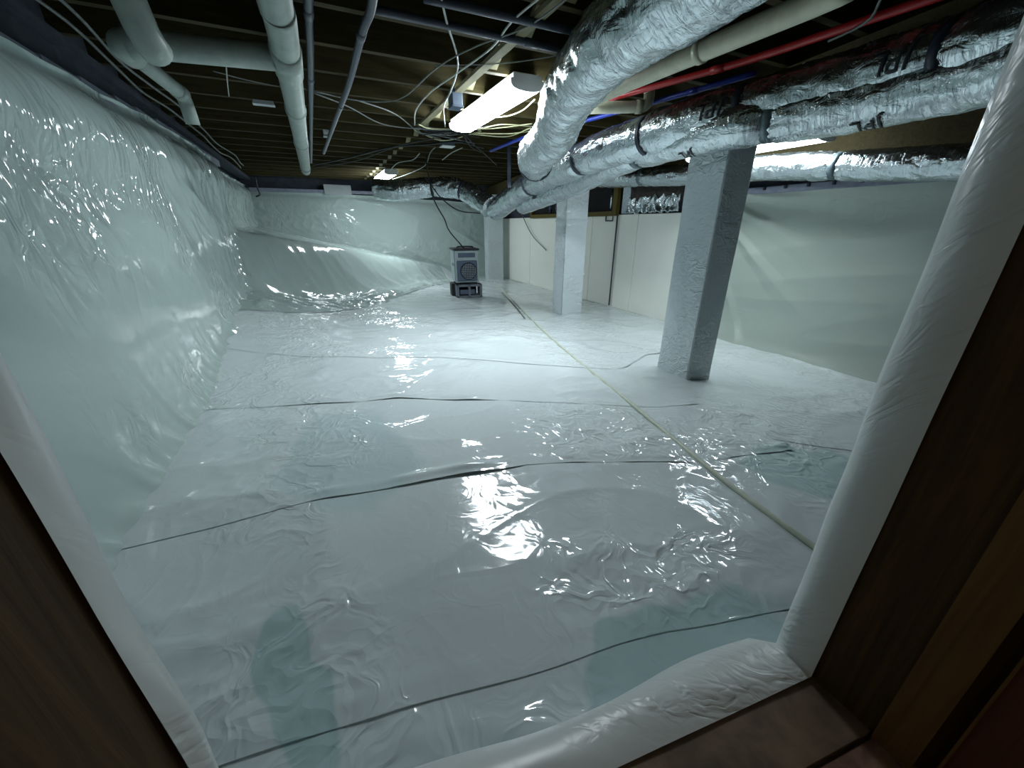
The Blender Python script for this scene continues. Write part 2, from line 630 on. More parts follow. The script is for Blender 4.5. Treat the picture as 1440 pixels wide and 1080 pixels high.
ny, nz = 420, 130
Y, W = np.meshgrid(np.linspace(.25, BY + .1, ny), np.linspace(0, 1, nz), indexing='ij')
G = ground(np.full_like(Y, LX), Y) - .02
top = 1.60 + .08 * sstep(2, 4.5, Y) + .015 * noise2(Y * 2.5, Y * 0, 5)
Z = G + (top - G) * W
Xw = left_x(Y, Z)
Xw = Xw + (.06 + .05 * noise2(Y * 2.2, Y * 0, 15)) * np.exp(-((Z - G) / .07)) + .035 * np.exp(-((Z - G) / .13)) * (ridge(Y * 5.5 + Z * 3, Z * 2, 16) - .4)                       # cove onto the floor
dg = Y * .8 + Z * 1.3                                          # folds fall away along the wall
pt = (sstep(-.15, .4, noise2(Y * .8, Z * 1.1, 77)) + .3) * (.25 + .75 * np.maximum(sstep(.3, 1.0, Z), sstep(3.2, 4.5, Y)))
Xw = Xw + .030 * noise2(Y * .7, dg * 1.1, 31) + .018 * pt * (ridge(dg * 1.0, Y * .35 - Z * .5, 32) - .5)
Xw = Xw + +.009 * pt * ridge(dg * 3.1, Y * .8 - Z, 33) + .004 * pt * ridge(dg * 7 + Y, Y * 3, 34)
Xw = Xw + .012 * sstep(4.0, 5.6, Y) * ridge(Y * 6, Z * 1.4, 35)
Xw = Xw + .04 * np.exp(-((Z - top + .22) / .14) ** 2) - .04 * np.exp(-((Z - top + .03) / .05) ** 2)
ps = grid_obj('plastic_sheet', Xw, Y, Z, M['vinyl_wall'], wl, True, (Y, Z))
tag(ps, 'glossy white plastic hung in loose diagonal folds')
# clamp strip with tabs that pins the sheet
mb = MB()
yy = .3
while yy < 6:
    L = random.uniform(.32, .5)
    o = MB().box(LX - .07, LX - .035, yy, yy + L - .015, 1.60 + .08 * float(sstep(2, 4.5, yy)) - .03, 1.60 + .08 * float(sstep(2, 4.5, yy)) + .035, .004).build('clamp_strip', M['batten_purple'], wl)
    yy += L
MB().box(LX - .2, LX - .05, .2, BY, 1.765, 1.815).build('sill_board', M['concrete_dark'], wl)
for px, py, Lc in ((75, 20, .0), (160, 100, .0)):
    pass
# back wall
wb = MB().box(LX - .4, RX + .3, BY + .12, BY + .3, -.4, 2.1).build('wall_back', M['concrete_dark'])
tag(wb, 'back foundation wall, dark above a hung white plastic sheet', None, None, 'structure')
X, W = np.meshgrid(np.linspace(LX - .2, RX + .05, 330), np.linspace(0, 1, 90), indexing='ij')
G = ground(X, np.full_like(X, BY)) - .05
top = 1.63 - .035 * (X - LX) + .012 * noise2(X * 2, X * 0, 8)
Z = G + (top - G) * W
Yw = BY - .03 + .03 * noise2(X * .9, Z * .8, 41)
dg = X * .7 - Z * 1.2 * 0 + Z
pt = sstep(-.1, .4, noise2(X * .8, Z * 1.3, 43))
Yw -= .035 * ridge(X * .55 + Z * 1.0, Z * .6 - X * .25, 44) ** 2 + .014 * pt * ridge(X * 2.4 + Z * 3, Z * 2.4 - X, 45) + .007 * pt * ridge(X * 6, Z * 7, 46)
Yw += .03 * np.exp(-((Z - (top - .05)) / .05) ** 2)
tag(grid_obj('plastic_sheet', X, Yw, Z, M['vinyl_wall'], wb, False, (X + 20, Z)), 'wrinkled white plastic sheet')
MB().box(LX - .1, 2.4, BY - .045, BY - .02, 1.585, 1.645, .004).build('batten_strip', M['batten_purple'], wb)
# right wall
wr = MB().box(RX + .06, RX + .2, -.8, BY + .3, -.5, 2.1).build('wall_right', M['concrete_dark'])
tag(wr, 'right foundation wall with hung plastic near and smooth white panels far', None, None, 'structure')
Y, W = np.meshgrid(np.linspace(-.4, 3.62, 300), np.linspace(0, 1, 110), indexing='ij')
G = ground(np.full_like(Y, RX), Y) - .03
top = 1.30 + 0 * Y
Z = G + (top - G) * W
Xw = RX + .02 - .12 * np.exp(-(Z - G) / .12)
fan = np.arctan2(1.42 - Z, 3.35 - Y + .15)                    # folds fan out from the column side
rr = np.hypot(1.42 - Z, 3.35 - Y)
Xw = Xw - .060 * ridge(fan * 4.2, rr * .35, 51) * np.exp(-rr / 1.2) - .02 * noise2(Y * .8, Z * 1.1, 52) - .012 * ridge(Y * .6 + 2.2 * Z, Z * 1.2 - .2 * Y, 53)
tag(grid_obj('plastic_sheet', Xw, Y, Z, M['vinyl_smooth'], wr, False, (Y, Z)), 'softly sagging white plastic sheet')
MB().box(RX - .02, RX + .01, -.4, 3.3, 1.285, 1.345, .004).build('batten_strip', M['batten_purple'], wr)
for k in range(13):
    y = .7 + k * .2
    MB().box(RX - .045, RX - .015, y, y + .02, 1.315, 1.345, .003).build('fastener', M['strap_black'], wr)
MB().box(RX + .0, RX + .059, -.8, BY, 1.40, 2.05).build('rim_board', M['joist_wood'], wr)
pan_y = [3.50, 4.42, 5.45, 6.50, 7.55, 8.45, BY]
for k in range(len(pan_y) - 1):
    a, b_ = pan_y[k], pan_y[k + 1]
    MB().box(RX - .015, RX + .05, a + .004, b_ - .004, -.26, 1.14, .006).build('wall_panel', M['panel_white'], wr)
MB().box(RX - .03, RX + .04, 3.5, BY, -.27, -.185, .006).build('panel_foot', M['vinyl_smooth'], wr)

# ------------------------------------------------------------------ ceiling
ce = MB().box(LX - .4, RX + .2, -.9, BY + .3, 2.05, 2.1).build('ceiling', M['subfloor_wood'])
tag(ce, 'underside of the floor above, dark boards on exposed joists', None, None, 'structure')
JY = [.55 + .4 * k for k in range(22)]
jm = None
for y in JY:
    o = MB().box(LX - .35, RX + .06, y - .019, y + .019, CZ, 2.06).build('joist', M['joist_wood'], ce)
for k in range(len(JY) - 1):
    y0, y1 = JY[k] + .019, JY[k + 1] - .019
    MB().bar((1.03, y0, CZ + .02), (1.03, y1, 2.03), .045, .02).build('bridging', M['batten_wood'], ce)
    MB().bar((1.09, y1, CZ + .02), (1.09, y0, 2.03), .045, .02).build('bridging', M['batten_wood'], ce)
MB().bar((1.0, 1.5, CZ - .011), (1.0, 3.95, CZ - .011), .05, .02).build('nailing_strip', M['batten_wood'], ce)
# girder over the row of columns
ROW0, ROW1 = Vector((2.46, .3, 0)), Vector((3.95, BY + .1, 0))
gd = MB()
d = (ROW1 - ROW0).normalized()
gd.bar(Vector((2.36, .2, 1.71)), Vector((3.95, BY + .1, 1.71)), .2, .2)
tag(gd.build('girder', M['joist_wood']), 'dark wooden girder above the wrapped columns', None, None, 'structure')
bpy.data.objects['girder'].name = 'trim_1'

# ------------------------------------------------------------------ near wall and doorway
KS = -.13
OX0, OX1, SILL, HEAD = -.205, .72, .2, 1.78


def dy(x): return KS * (x - OX1)


wf = MB()
def fbox(x0, x1, z0, z1, ya=.0, yb=.19):
    wf.add([(x0, ya + dy(x0), z0), (x1, ya + dy(x1), z0), (x1, yb + dy(x1), z0), (x0, yb + dy(x0), z0), (x0, ya + dy(x0), z1), (x1, ya + dy(x1), z1), (x1, yb + dy(x1), z1), (x0, yb + dy(x0), z1)],
           [(3, 2, 1, 0), (4, 5, 6, 7), (0, 1, 5, 4), (1, 2, 6, 5), (2, 3, 7, 6), (3, 0, 4, 7)])
fbox(LX - .3, OX0 - .03, -.4, 2.1); fbox(OX1 + .03, RX + .1, -.4, 2.1)
fbox(OX0 - .03, OX1 + .03, -.4, SILL - .06); fbox(OX0 - .03, OX1 + .03, HEAD, 2.1)
tag(wf.build('wall_front', M['concrete_dark']), 'near wall around the doorway', None, None, 'structure')
# plastic returned around the opening
prof = [(-.004, .172), (-.006, .19), (-.006, .205), (-.002, .225), (.008, .242), (.03, .256), (.07, .264), (.13, .27), (.21, .285)]
path = [(OX0, HEAD, -1, 0), (OX0, SILL, -1, -1), (OX1, SILL, 1, -1), (OX1, HEAD, 1, 0)]
samples = []
for k in range(3):
    n = 70
    for i in range(n + (k == 2)):
        t = i / n
        a, b_ = path[k], path[k + 1]
        x = a[0] + (b_[0] - a[0]) * t; z = a[1] + (b_[1] - a[1]) * t
        if k == 0: o2 = (-1, -1 if i == n else 0) if i else (-1, 0)
        if k == 0: ox, oz = -1, 0
        elif k == 1: ox, oz = 0, -1
        else: ox, oz = 1, 0
        if i == 0 and k: ox, oz = (-1, -1) if k == 1 else (1, -1)
        samples.append((x, z, ox, oz, k, t))
PX = np.zeros((len(samples), len(prof))); PY = PX.copy(); PZ = PX.copy()
for i, (x, z, ox, oz, k, t) in enumerate(samples):
    for j, (o_, y_) in enumerate(prof):
        w = float(noise2(np.array([x * 5 + z * 5]), np.array([j * .4]), 91)[0])
        oo = o_ + (.006 * w if j > 1 else .002 * w)
        if k == 1 and 0 < t: y2 = y_ + (.055 * max(0, j - 3) / 5) + .018 * max(0, j - 2) / 6 * math.sin(t * 9)
        elif k == 0: y2 = y_ + .035 * (1 - j / 8)
        else: y2 = y_
        PX[i, j] = x + ox * oo; PZ[i, j] = z + oz * oo
        PY[i, j] = y2 + dy(PX[i, j])
dl = grid_obj('plastic_return', PX, PY, PZ, M['vinyl_sill'], bpy.data.objects['wall_front'], True, (PX * 1.0 + PY * .5, PZ + PY))
tag(dl, 'matte edge of white plastic folded around the opening')
# door frame boards
dr = empty('door_1', (0, 0, 0))
tag(dr, 'dark wooden door frame around the opening', None, None, 'structure')


def jboard(name, side, ya, yb, proud, mat, th=.03, z0=SILL - .02, z1=HEAD):
    x = OX1 if side > 0 else OX0
    xa = x - side * proud; xb = x + side * th
    m = MB()
    x0, x1 = min(xa, xb), max(xa, xb)
    m.add([(x0, ya + dy(x), z0), (x1, ya + dy(x), z0), (x1, yb + dy(x), z0), (x0, yb + dy(x), z0), (x0, ya + dy(x), z1), (x1, ya + dy(x), z1), (x1, yb + dy(x), z1), (x0, yb + dy(x), z1)],
          [(3, 2, 1, 0), (4, 5, 6, 7), (0, 1, 5, 4), (1, 2, 6, 5), (2, 3, 7, 6), (3, 0, 4, 7)])
    return m.build(name, M[mat], dr)


for s in (1, -1):
    jboard('jamb_board', s, .076, .178 if s > 0 else .213, 0, 'jamb_wood')
    jboard('door_stop', s, .026, .0755, .008, 'stop_wood')
    jboard('hinge_gap_board', s, .006, .0255, -.012, 'jamb_wood')
    jboard('casing', s, -.16, .0055, -.004, 'casing_wood')
    jboard('casing_bead', s, .004, .0075, .001, 'stop_wood', .01)
jb = MB()
th = empty('trim_2', (0, 0, 0))
tag(th, 'doorway threshold of brown stone and worn brick', None, None, 'structure')


def slab(name, xa, xb, ya, yb, z0, z1, mat):
    m = MB()
    m.add([(xa, ya + dy(xa), z0), (xb, ya + dy(xb), z0), (xb, yb + dy(xb), z0), (xa, yb + dy(xa), z0), (xa, ya + dy(xa), z1), (xb, ya + dy(xb), z1), (xb, yb + dy(xb), z1), (xa, yb + dy(xa), z1)],
          [(3, 2, 1, 0), (4, 5, 6, 7), (0, 1, 5, 4), (1, 2, 6, 5), (2, 3, 7, 6), (3, 0, 4, 7)])
    return m.build(name, M[mat], th)


slab('stone_slab', OX0 - .03, OX1 + .03, .079, .185, SILL - .06, SILL, 'stone')
for k in range(5):
    xa = OX0 + k * .2
    slab('brick', xa - .03, min(xa + .185, OX1 + .02), -.03, .072, SILL - .065, SILL - .004, 'brick_red')
slab('mortar_bed', OX0 - .03, OX1 + .03, -.16, .079, SILL - .08, SILL - .012, 'mortar')

# ------------------------------------------------------------------ columns
def column(label, x0, y0, wx, wy, z1, rot=0.0, seam=None):
    c = Vector((x0 + wx / 2, y0 + wy / 2, 0))
    zb = ground1(c.x, c.y) - .03
    root = empty('wrapped_column', (c.x, c.y, zb), math.radians(rot))
    tag(root, label, 'column', 'wrapped support columns')
    nseg, nzz = 60, 110
    ts = np.linspace(0, 1, nseg, endpoint=False)
    per = 2 * (wx + wy)
    pts = []
    for t in ts:
        s = t * per
        if s < wx: p = (-wx / 2 + s, -wy / 2, 0, -1)
        elif s < wx + wy: p = (wx / 2, -wy / 2 + s - wx, 1, 0)
        elif s < 2 * wx + wy: p = (wx / 2 - (s - wx - wy), wy / 2, 0, 1)
        else: p = (-wx / 2, wy / 2 - (s - 2 * wx - wy), -1, 0)
        pts.append(p)
    V = []
    H = z1 - zb
    for i in range(nzz):
        z = H * i / (nzz - 1)
        for j, p in enumerate(pts):
            e = .004 * noise2(np.array([ts[j] * per * 5]), np.array([z * 3.5 + x0]), 17)[0] + .006 * math.exp(-z / .05)
            # slightly rounded corners
            cx = max(0, abs(p[0]) - (wx / 2 - .012)); cy = max(0, abs(p[1]) - (wy / 2 - .012))
            k = -.0035 if cx > 0 and cy > 0 else 0
            V.append((p[0] + p[2] * (e + k), p[1] + p[3] * (e + k), z))
    F = []
    for i in range(nzz - 1):
        for j in range(nseg):
            k = (j + 1) % nseg
            F.append((i * nseg + j, i * nseg + k, (i + 1) * nseg + k, (i + 1) * nseg + j))
    F.append(tuple((nzz - 1) * nseg + j for j in range(nseg)))
    o = mesh('wrap', V, F, M['vinyl_wrap'], None, True, [(ts[j] * per + x0, H * i / (nzz - 1)) for i in range(nzz) for j in range(nseg)])
    o.data.set_sharp_from_angle(angle=math.radians(40))
    o.parent = root
    if seam:
        for z in seam:
            z -= zb
            m = MB()
            g = .004
            for (a0, b0, a1, b1) in ((-wx / 2 - g, -wy / 2 - g, wx / 2 + g, -wy / 2), (-wx / 2 - g, wy / 2, wx / 2 + g, wy / 2 + g), (-wx / 2 - g, -wy / 2, -wx / 2, wy / 2), (wx / 2, -wy / 2, wx / 2 + g, wy / 2)):
                m.box(min(a0, a1), max(a0, a1), min(b0, b1), max(b0, b1), z - .012, z + .012)
            q = m.build('wrap_seam', M['vinyl_wrap'])
            q.parent = root
    # cuff where the wrap meets the floor sheet
    return root


column('tall wrapped square column nearest the doorway, in front of the right wall', 2.40, 1.88, .24, .33, 1.61, -2)
column('wrapped square column in the middle of the row with a creased bright face', 2.86, 4.38, .31, .28, 1.61, -3, (.40, 1.05))
column('farthest wrapped column, small, behind the dehumidifier on its block', 3.50, 8.5, .36, .30, 1.61, -4)

# ------------------------------------------------------------------ ceiling lights
def ceiling_light(label, x, y0, y1, z, drop=0.0, lens='lamp_lens'):
    w = .215
    root = empty('ceiling_light', (x, (y0 + y1) / 2, z))
    tag(root, label, 'ceiling light', 'tube lights under the joists')
    L = y1 - y0
    h = MB().box(-w / 2 + .012, w / 2 - .012, -L / 2, L / 2, .052, .085, .004).build('housing', M['housing_white'])
    h.parent = root
    # wraparound lens
    n = 14
    V, F = [], []
    for yy in (-L / 2 + .012, L / 2 - .012):
        for i in range(n + 1):
            a = math.pi * i / n
            V.append((-w / 2 * math.cos(a), yy, .052 - .05 * math.sin(a) ** .45))
    for i in range(n):
        F.append((i, i + 1, n + 2 + i, n + 1 + i)[::-1])
    F.append(tuple(range(n + 1))); F.append(tuple(range(n + 1, 2 * n + 2))[::-1])
    le = mesh('lens', V, F, M[lens], None, False)
    le.parent = root
    for yy in (-L / 2, L / 2 - .012):
        V = [(-w / 2, yy + .0, .054)] ; V = []
        for q in (yy, yy + .012):
            for i in range(n + 1):
                a = math.pi * i / n
                V.append((-(w / 2 + .003) * math.cos(a), q, .056 - .057 * math.sin(a) ** .45))
        F = [(i, i + 1, n + 2 + i, n + 1 + i)[::-1] for i in range(n)]
        F += [tuple(range(n + 1)), tuple(range(n + 1, 2 * n + 2))[::-1], (0, n + 1, 2 * n + 1, n)]
        e = mesh('end_cap', V, F, M['housing_white'], None, False)
        e.parent = root
    if drop > 0:
        for yy in (-L / 2 + .15, L / 2 - .15):
            o = MB().tube([(0, yy, .085), (0, yy, .085 + drop)], .004, 6).build('hanger', M['cable_grey'])
            o.parent = root
    return root


ceiling_light('bright tube light under the joists beside the large silver duct', 1.285, 2.46, 3.68, 1.735)
ceiling_light('small-looking far tube light above the end of the back duct', 1.26, 7.05, 8.27, 1.735)
ceiling_light('tube light behind the nearest column above the right wall duct', 3.56, 2.0, 3.22, 1.578, .15, 'lamp_lens_dim')

# ------------------------------------------------------------------ ducts
def arc_at(p, L, px, py):
    """length along a path at its point nearest to a spot of the photograph"""
    best = min(range(len(p)), key=lambda i: (lambda q: (q[0] - px) ** 2 + (q[1] - py) ** 2)(proj(p[i])))
    return L[best]


def flex(name, pts, r, label, straps=(), seed=1, crumple=.006, seg=56, ds=.012, group='silver flexible ducts', strapmat='strap_black', sw=.035):
    p = resample(pts, ds)
    L = [0.0]
    for i in range(1, len(p)): L.append(L[-1] + (p[i] - p[i - 1]).length)
    straps = [arc_at(p, L, *s) for s in straps]
    def rf(U, T):
        R = np.full_like(U, r)
        R = R + crumple * .9 * noise2(U * 26, np.cos(T) * 1.3 + 3, seed) * (.5 + .5 * noise2(U * 3, np.sin(T) * 2, seed + 1))
        R = R + crumple * .8 * noise2(U * 9, np.cos(T) * 3 + np.sin(T) * 2, seed + 2)
        R = R + crumple * .9 * (ridge(U * 5 + np.sin(T), np.cos(T) * 2.2 + np.sin(T), seed + 3) - .5)
        for s in straps:
            g = np.exp(-((U - s) / .05) ** 2)
            R = R * (1 - .13 * g) + g * .006 * np.sin(T * 17 + seed) * np.exp(-((np.abs(U - s) - .05) / .03) ** 2)
        return R
    v, f, uv = tube_data(p, rf, seg)
    o = mesh(name, v, f, M['foil'], None, True, uv)
    tag(o, label, 'duct', group)
    for s in straps:
        i = min(range(len(L)), key=lambda k: abs(L[k] - s))
        T = (p[min(i + 1, len(p) - 1)] - p[max(i - 1, 0)]).normalized()
        a, b_ = p[i] - T * sw / 2, p[i] + T * sw / 2
        vv, ff, _ = tube_data([a, b_], lambda U, TT: np.full_like(U, r * .895 + .004), 40)
        mesh('strap', vv, ff, M[strapmat], o, True)
    return o, p, L


def wrap_text(parent, p, L, s0, ang, size, r, body='JPL'):
    """printing on a duct: letters bent round the tube, read from the other side"""
    cu = bpy.data.curves.new('print', 'FONT')
    cu.body = body
    cu.size = size
    cu.space_character = 1.05
    cu.shear = .12
    cu.offset = size * .012
    tmp = bpy.data.objects.new('print', cu)
    COL.objects.link(tmp)
    dg_ = bpy.context.evaluated_depsgraph_get()
    me = bpy.data.meshes.new_from_object(tmp.evaluated_get(dg_))
    bpy.data.objects.remove(tmp)
    bm = bmesh.new(); bm.from_mesh(me); bpy.data.meshes.remove(me)
    for k in range(1, 12):
        bmesh.ops.bisect_plane(bm, geom=list(bm.verts) + list(bm.edges) + list(bm.faces), plane_co=(0, size * k / 14, 0), plane_no=(0, 1, 0))
    bmesh.ops.triangulate(bm, faces=list(bm.faces))
    T, N, B = frames(p)
    for v in bm.verts:
        s = s0 + v.co.x
        i = int(np.searchsorted(L, s)); i = max(0, min(len(p) - 1, i))
        a = -(ang + (v.co.y - size * .35) / r)
        rad = N[i] * math.cos(a) + B[i] * math.sin(a)
        v.co = p[i] + T[i] * (s - L[i]) + rad * (r + .0055)
    me = bpy.data.meshes.new('print'); bm.to_mesh(me); bm.free()
    o = link('print', me, M['ink'], parent, False)
    sol = o.modifiers.new('t', 'SOLIDIFY'); sol.thickness = .001
    return o


# the large duct that comes down from the upper right
dA = [onz(1150, -150, 1.67), onz(1010, -52, 1.67), onz(892, 34, 1.668), onz(849, 70, 1.66), onz(799, 136, 1.62), onz(779, 190, 1.55), (1.62, 2.95, 1.50), (1.74, 3.18, 1.475)]
oA, pA, LA = flex('flexible_duct', dA, .138, 'largest silver foil duct sweeping down from the upper right beside the bright light', (), 3, .009, 64)
aL = LA[-1]
v, f, _ = tube_data([pA[-4], pA[-1]], lambda U, T: np.full_like(U, .143), 40)
mesh('collar', v, f, M['strap_black'], oA)
# long pair along the row of columns
dB1 = [onz(1620, -10, 1.57), onz(1400, 58, 1.57), onz(1250, 103, 1.57), onz(1090, 145, 1.56), onz(1000, 166, 1.55), onz(900, 195, 1.53), onz(812, 227, 1.49), ony(742, 262, 4.15), ony(697, 296, 5.0)]
oB, pB, LB = flex('flexible_duct', dB1, .127, 'long strapped silver duct printed with letters, upper of the pair', ((1348, 78), (1045, 155), (914, 190), (820, 224), (748, 258)), 13, .006)
for px, py, sz in ((1318, 80, .115), (1030, 158, .10), (868, 205, .075)):
    wrap_text(oB, pB, LB, arc_at(pB, LB, px, py), 1.55, sz, .127)
dB2 = [onz(1600, 40, 1.48), onz(1390, 102, 1.48), onz(1260, 134, 1.48), onz(1173, 153, 1.48), onz(1090, 169, 1.48), onz(1010, 183, 1.48), onz(885, 220, 1.46), ony(800, 262, 3.55), ony(735, 288, 4.5)]
o2, p2, L2 = flex('flexible_duct', dB2, .105, 'lower silver duct of the strapped pair, resting on the columns side', ((1090, 186), (905, 230)), 19, .005, strapmat='duct_tape', sw=.05)
for px, py, sz in ((1270, 148, .09), (992, 204, .08), (768, 279, .09)):
    wrap_text(o2, p2, L2, arc_at(p2, L2, px, py), 2.75 if px > 800 else 1.5, sz, .105)
# duct along the right wall
dC = [onx(1420, 228, 3.72), onx(1350, 229, 3.72), onx(1200, 233, 3.75), onx(1080, 236, 3.75), onx(960, 246, 3.72), onx(845, 252, 3.68)]
flex('flexible_duct', dC, .105, 'silver duct hung along the right wall behind the columns', ((1180, 234), (905, 249)), 29, .006, strapmat='duct_tape', sw=.05)
# short duct at the back, turning down into the end of the long one
dD = [ony(528, 266, 6.1), ony(560, 268, 5.95), ony(610, 263, 5.8), ony(645, 266, 5.6), ony(672, 279, 5.35), ony(690, 292, 5.12)]
flex('flexible_duct', dD, .13, 'short crumpled silver duct near the back wall under the far light', ((608, 263), (652, 268)), 37, .010, strapmat='strap_black', sw=.03)

# hanger strap from the joists down to the long pair
hp = ony(716, 262, 4.3)
hs = MB().box(hp.x - .02, hp.x + .02, hp.y - .002, hp.y + .002, 1.38, CZ + .05).build('duct_hanger', M['strap_black'])
tag(hs, 'black hanger strap from the joists to the end of the long duct', 'hanger')

# ------------------------------------------------------------------ pipes
def pipe(name, pts, r, mat, label, group=None, couplings=(), seg=14, cat='pipe', ds=.05, smooth_path=True, cl=.07):
    p = resample(pts, ds) if smooth_path else [Vector(q) for q in pts]
    o = tube_obj(name, p, r, M[mat], None, seg, ds, None, False)
    tag(o, label, cat, group)
    L = [0.0]
    for i in range(1, len(p)): L.append(L[-1] + (p[i] - p[i - 1]).length)
    for (px, py) in couplings:
        s = arc_at(p, L, px, py)
        i = min(range(len(L)), key=lambda k: abs(L[k] - s))
        T = (p[min(i + 1, len(p) - 1)] - p[max(i - 1, 0)]).normalized()
        v, f, _ = tube_data([p[i] - T * cl / 2, p[i] + T * cl / 2], lambda U, TT: np.full_like(U, r * 1.13), seg)
        mesh('coupling', v, f, M[mat], o)
    return o


def elbow(a, b, c, r=.09, n=5):
    """path a-b-c with the corner rounded off"""
    a, b, c = Vector(a), Vector(b), Vector(c)
    u, w = (a - b).normalized(), (c - b).normalized()
    out = [a]
    for i in range(n + 1):
        t = i / n
        out.append((b + u * r).lerp(b, t).lerp(b.lerp(b + w * r, t), t))
    out.append(c)
    return out


PZ1 = 1.70
pm = pipe('drain_pipe', [onz(372, -60, PZ1 + .02), onz(388, 10, PZ1 + .01), onz(404, 85, PZ1), onz(430, 240, PZ1 - .01)], .057, 'pvc', 'white drain pipe running away under the joists, with a side branch', 'white drain pipes', (), 20)
pts = [(v.co.x, v.co.y, v.co.z) for v in pm.data.vertices][:1]
axis = resample([onz(372, -60, PZ1 + .02), onz(388, 10, PZ1 + .01), onz(404, 85, PZ1), onz(430, 240, PZ1 - .01)], .05)
LL = [0.0]
for i in range(1, len(axis)): LL.append(LL[-1] + (axis[i] - axis[i - 1]).length)
for (px, py, ln) in ((402, 78, .30), (420, 152, .06), (426, 200, .06), (429, 235, .07)):
    s = arc_at(axis, LL, px, py)
    i = min(range(len(LL)), key=lambda k: abs(LL[k] - s))
    T = (axis[min(i + 1, len(axis) - 1)] - axis[max(i - 1, 0)]).normalized()
    v, f, _ = tube_data([axis[i] - T * ln / 2, axis[i] + T * ln / 2], lambda U, TT: np.full_like(U, .0635), 20)
    mesh('coupling', v, f, M['pvc'], pm)
tee = onz(398, 82, PZ1)
ebow = onz(163, 58, PZ1 - .02)
far_e = onz(258, 134, PZ1 - .05)
br = pipe('drain_pipe', elbow(tee, ebow, ebow + (far_e - ebow) * .2, .07), .05, 'pvc', 'white branch pipe reaching left from the drain pipe to an elbow', 'white drain pipes', ((335, 74), (195, 62)), 18, 'pipe', .05, False)
pipe('drain_pipe', [ebow + (far_e - ebow) * .1] + elbow(ebow + (far_e - ebow) * .5, far_e, far_e + Vector((.005, .02, -.13)), .05), .034, 'pvc', 'thinner white pipe doubling back along the left wall to a down-turned end', 'white drain pipes', ((252, 128),), 18, 'pipe', .05, False)
st = onz(196, 30, 1.64)
pipe('drain_pipe', elbow(st + Vector((-.04, -.42, .16)), st + Vector((-.01, -.09, .12)), st + Vector((.0, .0, -.02)), .06) + [st + Vector((.005, .02, -.045)), st + Vector((.01, .07, -.06))], .05, 'pvc', 'white pipe stub hanging down at the top left corner', 'white drain pipes', (), 18, 'pipe', .05, False)
pipe('water_pipe', [onz(433, -40, 1.76), onz(434, 30, 1.76), onz(437, 120, 1.76), onz(437, 228, 1.76)], .017, 'pipe_dark', 'straight dark grey pipe beside the white drain pipe', 'dark water pipes', ((434, 20), (436, 110)), 10)
pipe('water_pipe', [onz(528, -30, 1.77), onz(521, 15, 1.77), onz(508, 50, 1.765), onz(490, 120, 1.76), onz(473, 165, 1.76), onz(455, 215, 1.77)], .017, 'pipe_dark', 'bent dark grey pipe snaking away left of the bridging', 'dark water pipes', ((509, 45), (478, 150)), 10)
pipe('water_pipe', [onz(520, 12, 1.79), onz(660, 42, 1.79), onz(800, 72, 1.79)], .016, 'pipe_dark', 'dark crosswise pipe under the joists, lower of the two meeting the big duct', 'dark water pipes', ((745, 60),), 10)
pipe('water_pipe', [onz(596, -3, 1.79), onz(700, 20, 1.79), onz(825, 48, 1.79)], .016, 'pipe_dark', 'dark crosswise pipe under the joists, upper of the two meeting the big duct', 'dark water pipes', (), 10)
pipe('vent_pipe', [onz(1200, -22, 1.71), onz(1150, 2, 1.71), onz(1000, 66, 1.71), onz(890, 113, 1.71), onz(820, 145, 1.71)], .042, 'pvc_cream', 'cream plastic pipe running beside the largest duct', None, ((990, 70),), 18, cl=.03)
e1 = onz(912, 150, 1.70)
pipe('vent_pipe', elbow(onz(815, 152, 1.70), e1, e1 + Vector((.02, .03, .1)), .06), .034, 'pvc_cream', 'short cream pipe with an elbow turning up beside the red pipe', None, ((890, 152),), 16, 'pipe', .05, False, .04)
pipe('water_pipe', [onz(1340, -12, 1.74), onz(1200, 35, 1.74), onz(1080, 76, 1.745), onz(1010, 97, 1.75), onz(850, 141, 1.76)], .017, 'pipe_red', 'red plastic water pipe above the strapped ducts', None, ((1017, 95),), 10)
pipe('water_pipe', [onz(1062, 103, 1.73), onz(975, 128, 1.73), onz(830, 168, 1.75), onz(760, 185, 1.76), onz(690, 212, 1.78)], .015, 'pipe_blue', 'blue plastic water pipe below the red one', None, ((972, 129),), 10)

# ------------------------------------------------------------------ cables
def cable(pxs, z, r, mat, label, group=None, jit=.0):
    pts = []
    for k, q in enumerate(pxs):
        zz = q[2] if len(q) > 2 else z
        pts.append(onz(q[0], q[1], zz))
    o = tube_obj('cable', pts, r * .8, M[mat], None, 6, .05)
    tag(o, label, 'cable', group)
    return o


CB = 1.80
cable([(618, -15), (628, 30), (644, 90), (633, 130), (624, 150), (626, 178)], 1.79, .006, 'cable_white', 'white cable dropping from the top edge to the junction by the bridging')
cable([(770, -12), (720, 30), (690, 68), (640, 105), (605, 130), (585, 155), (583, 176)], 1.79, .006, 'cable_white', 'white cable crossing the bridging in a long sagging curve')
cable([(805, -8), (740, 38), (670, 65), (615, 95), (570, 135), (540, 143), (495, 140), (440, 128)], 1.785, .005, 'cable_grey', 'grey cable curving from the top edge towards the bent dark pipe')
cable([(800, 75), (740, 85), (690, 90), (610, 92)], 1.80, .004, 'cable_grey', 'thin brownish cable running across behind the big duct')
cable([(752, 140), (735, 155), (715, 163), (697, 165)], 1.76, .006, 'cable_yellow', 'short yellow cable looping from the bright light to the big duct')
for k, (a, b_, c) in enumerate((((665, 182), (700, 180), (748, 174)), ((668, 187), (715, 188), (748, 184)), ((672, 183), (705, 175), (750, 178)), ((660, 188), (712, 192), (746, 180)))):
    cable([a, b_, c], 1.79, .006, 'cable_yellow', 'pale yellow cable in the bundle between the bright light and the big duct', 'yellow cable bundle')
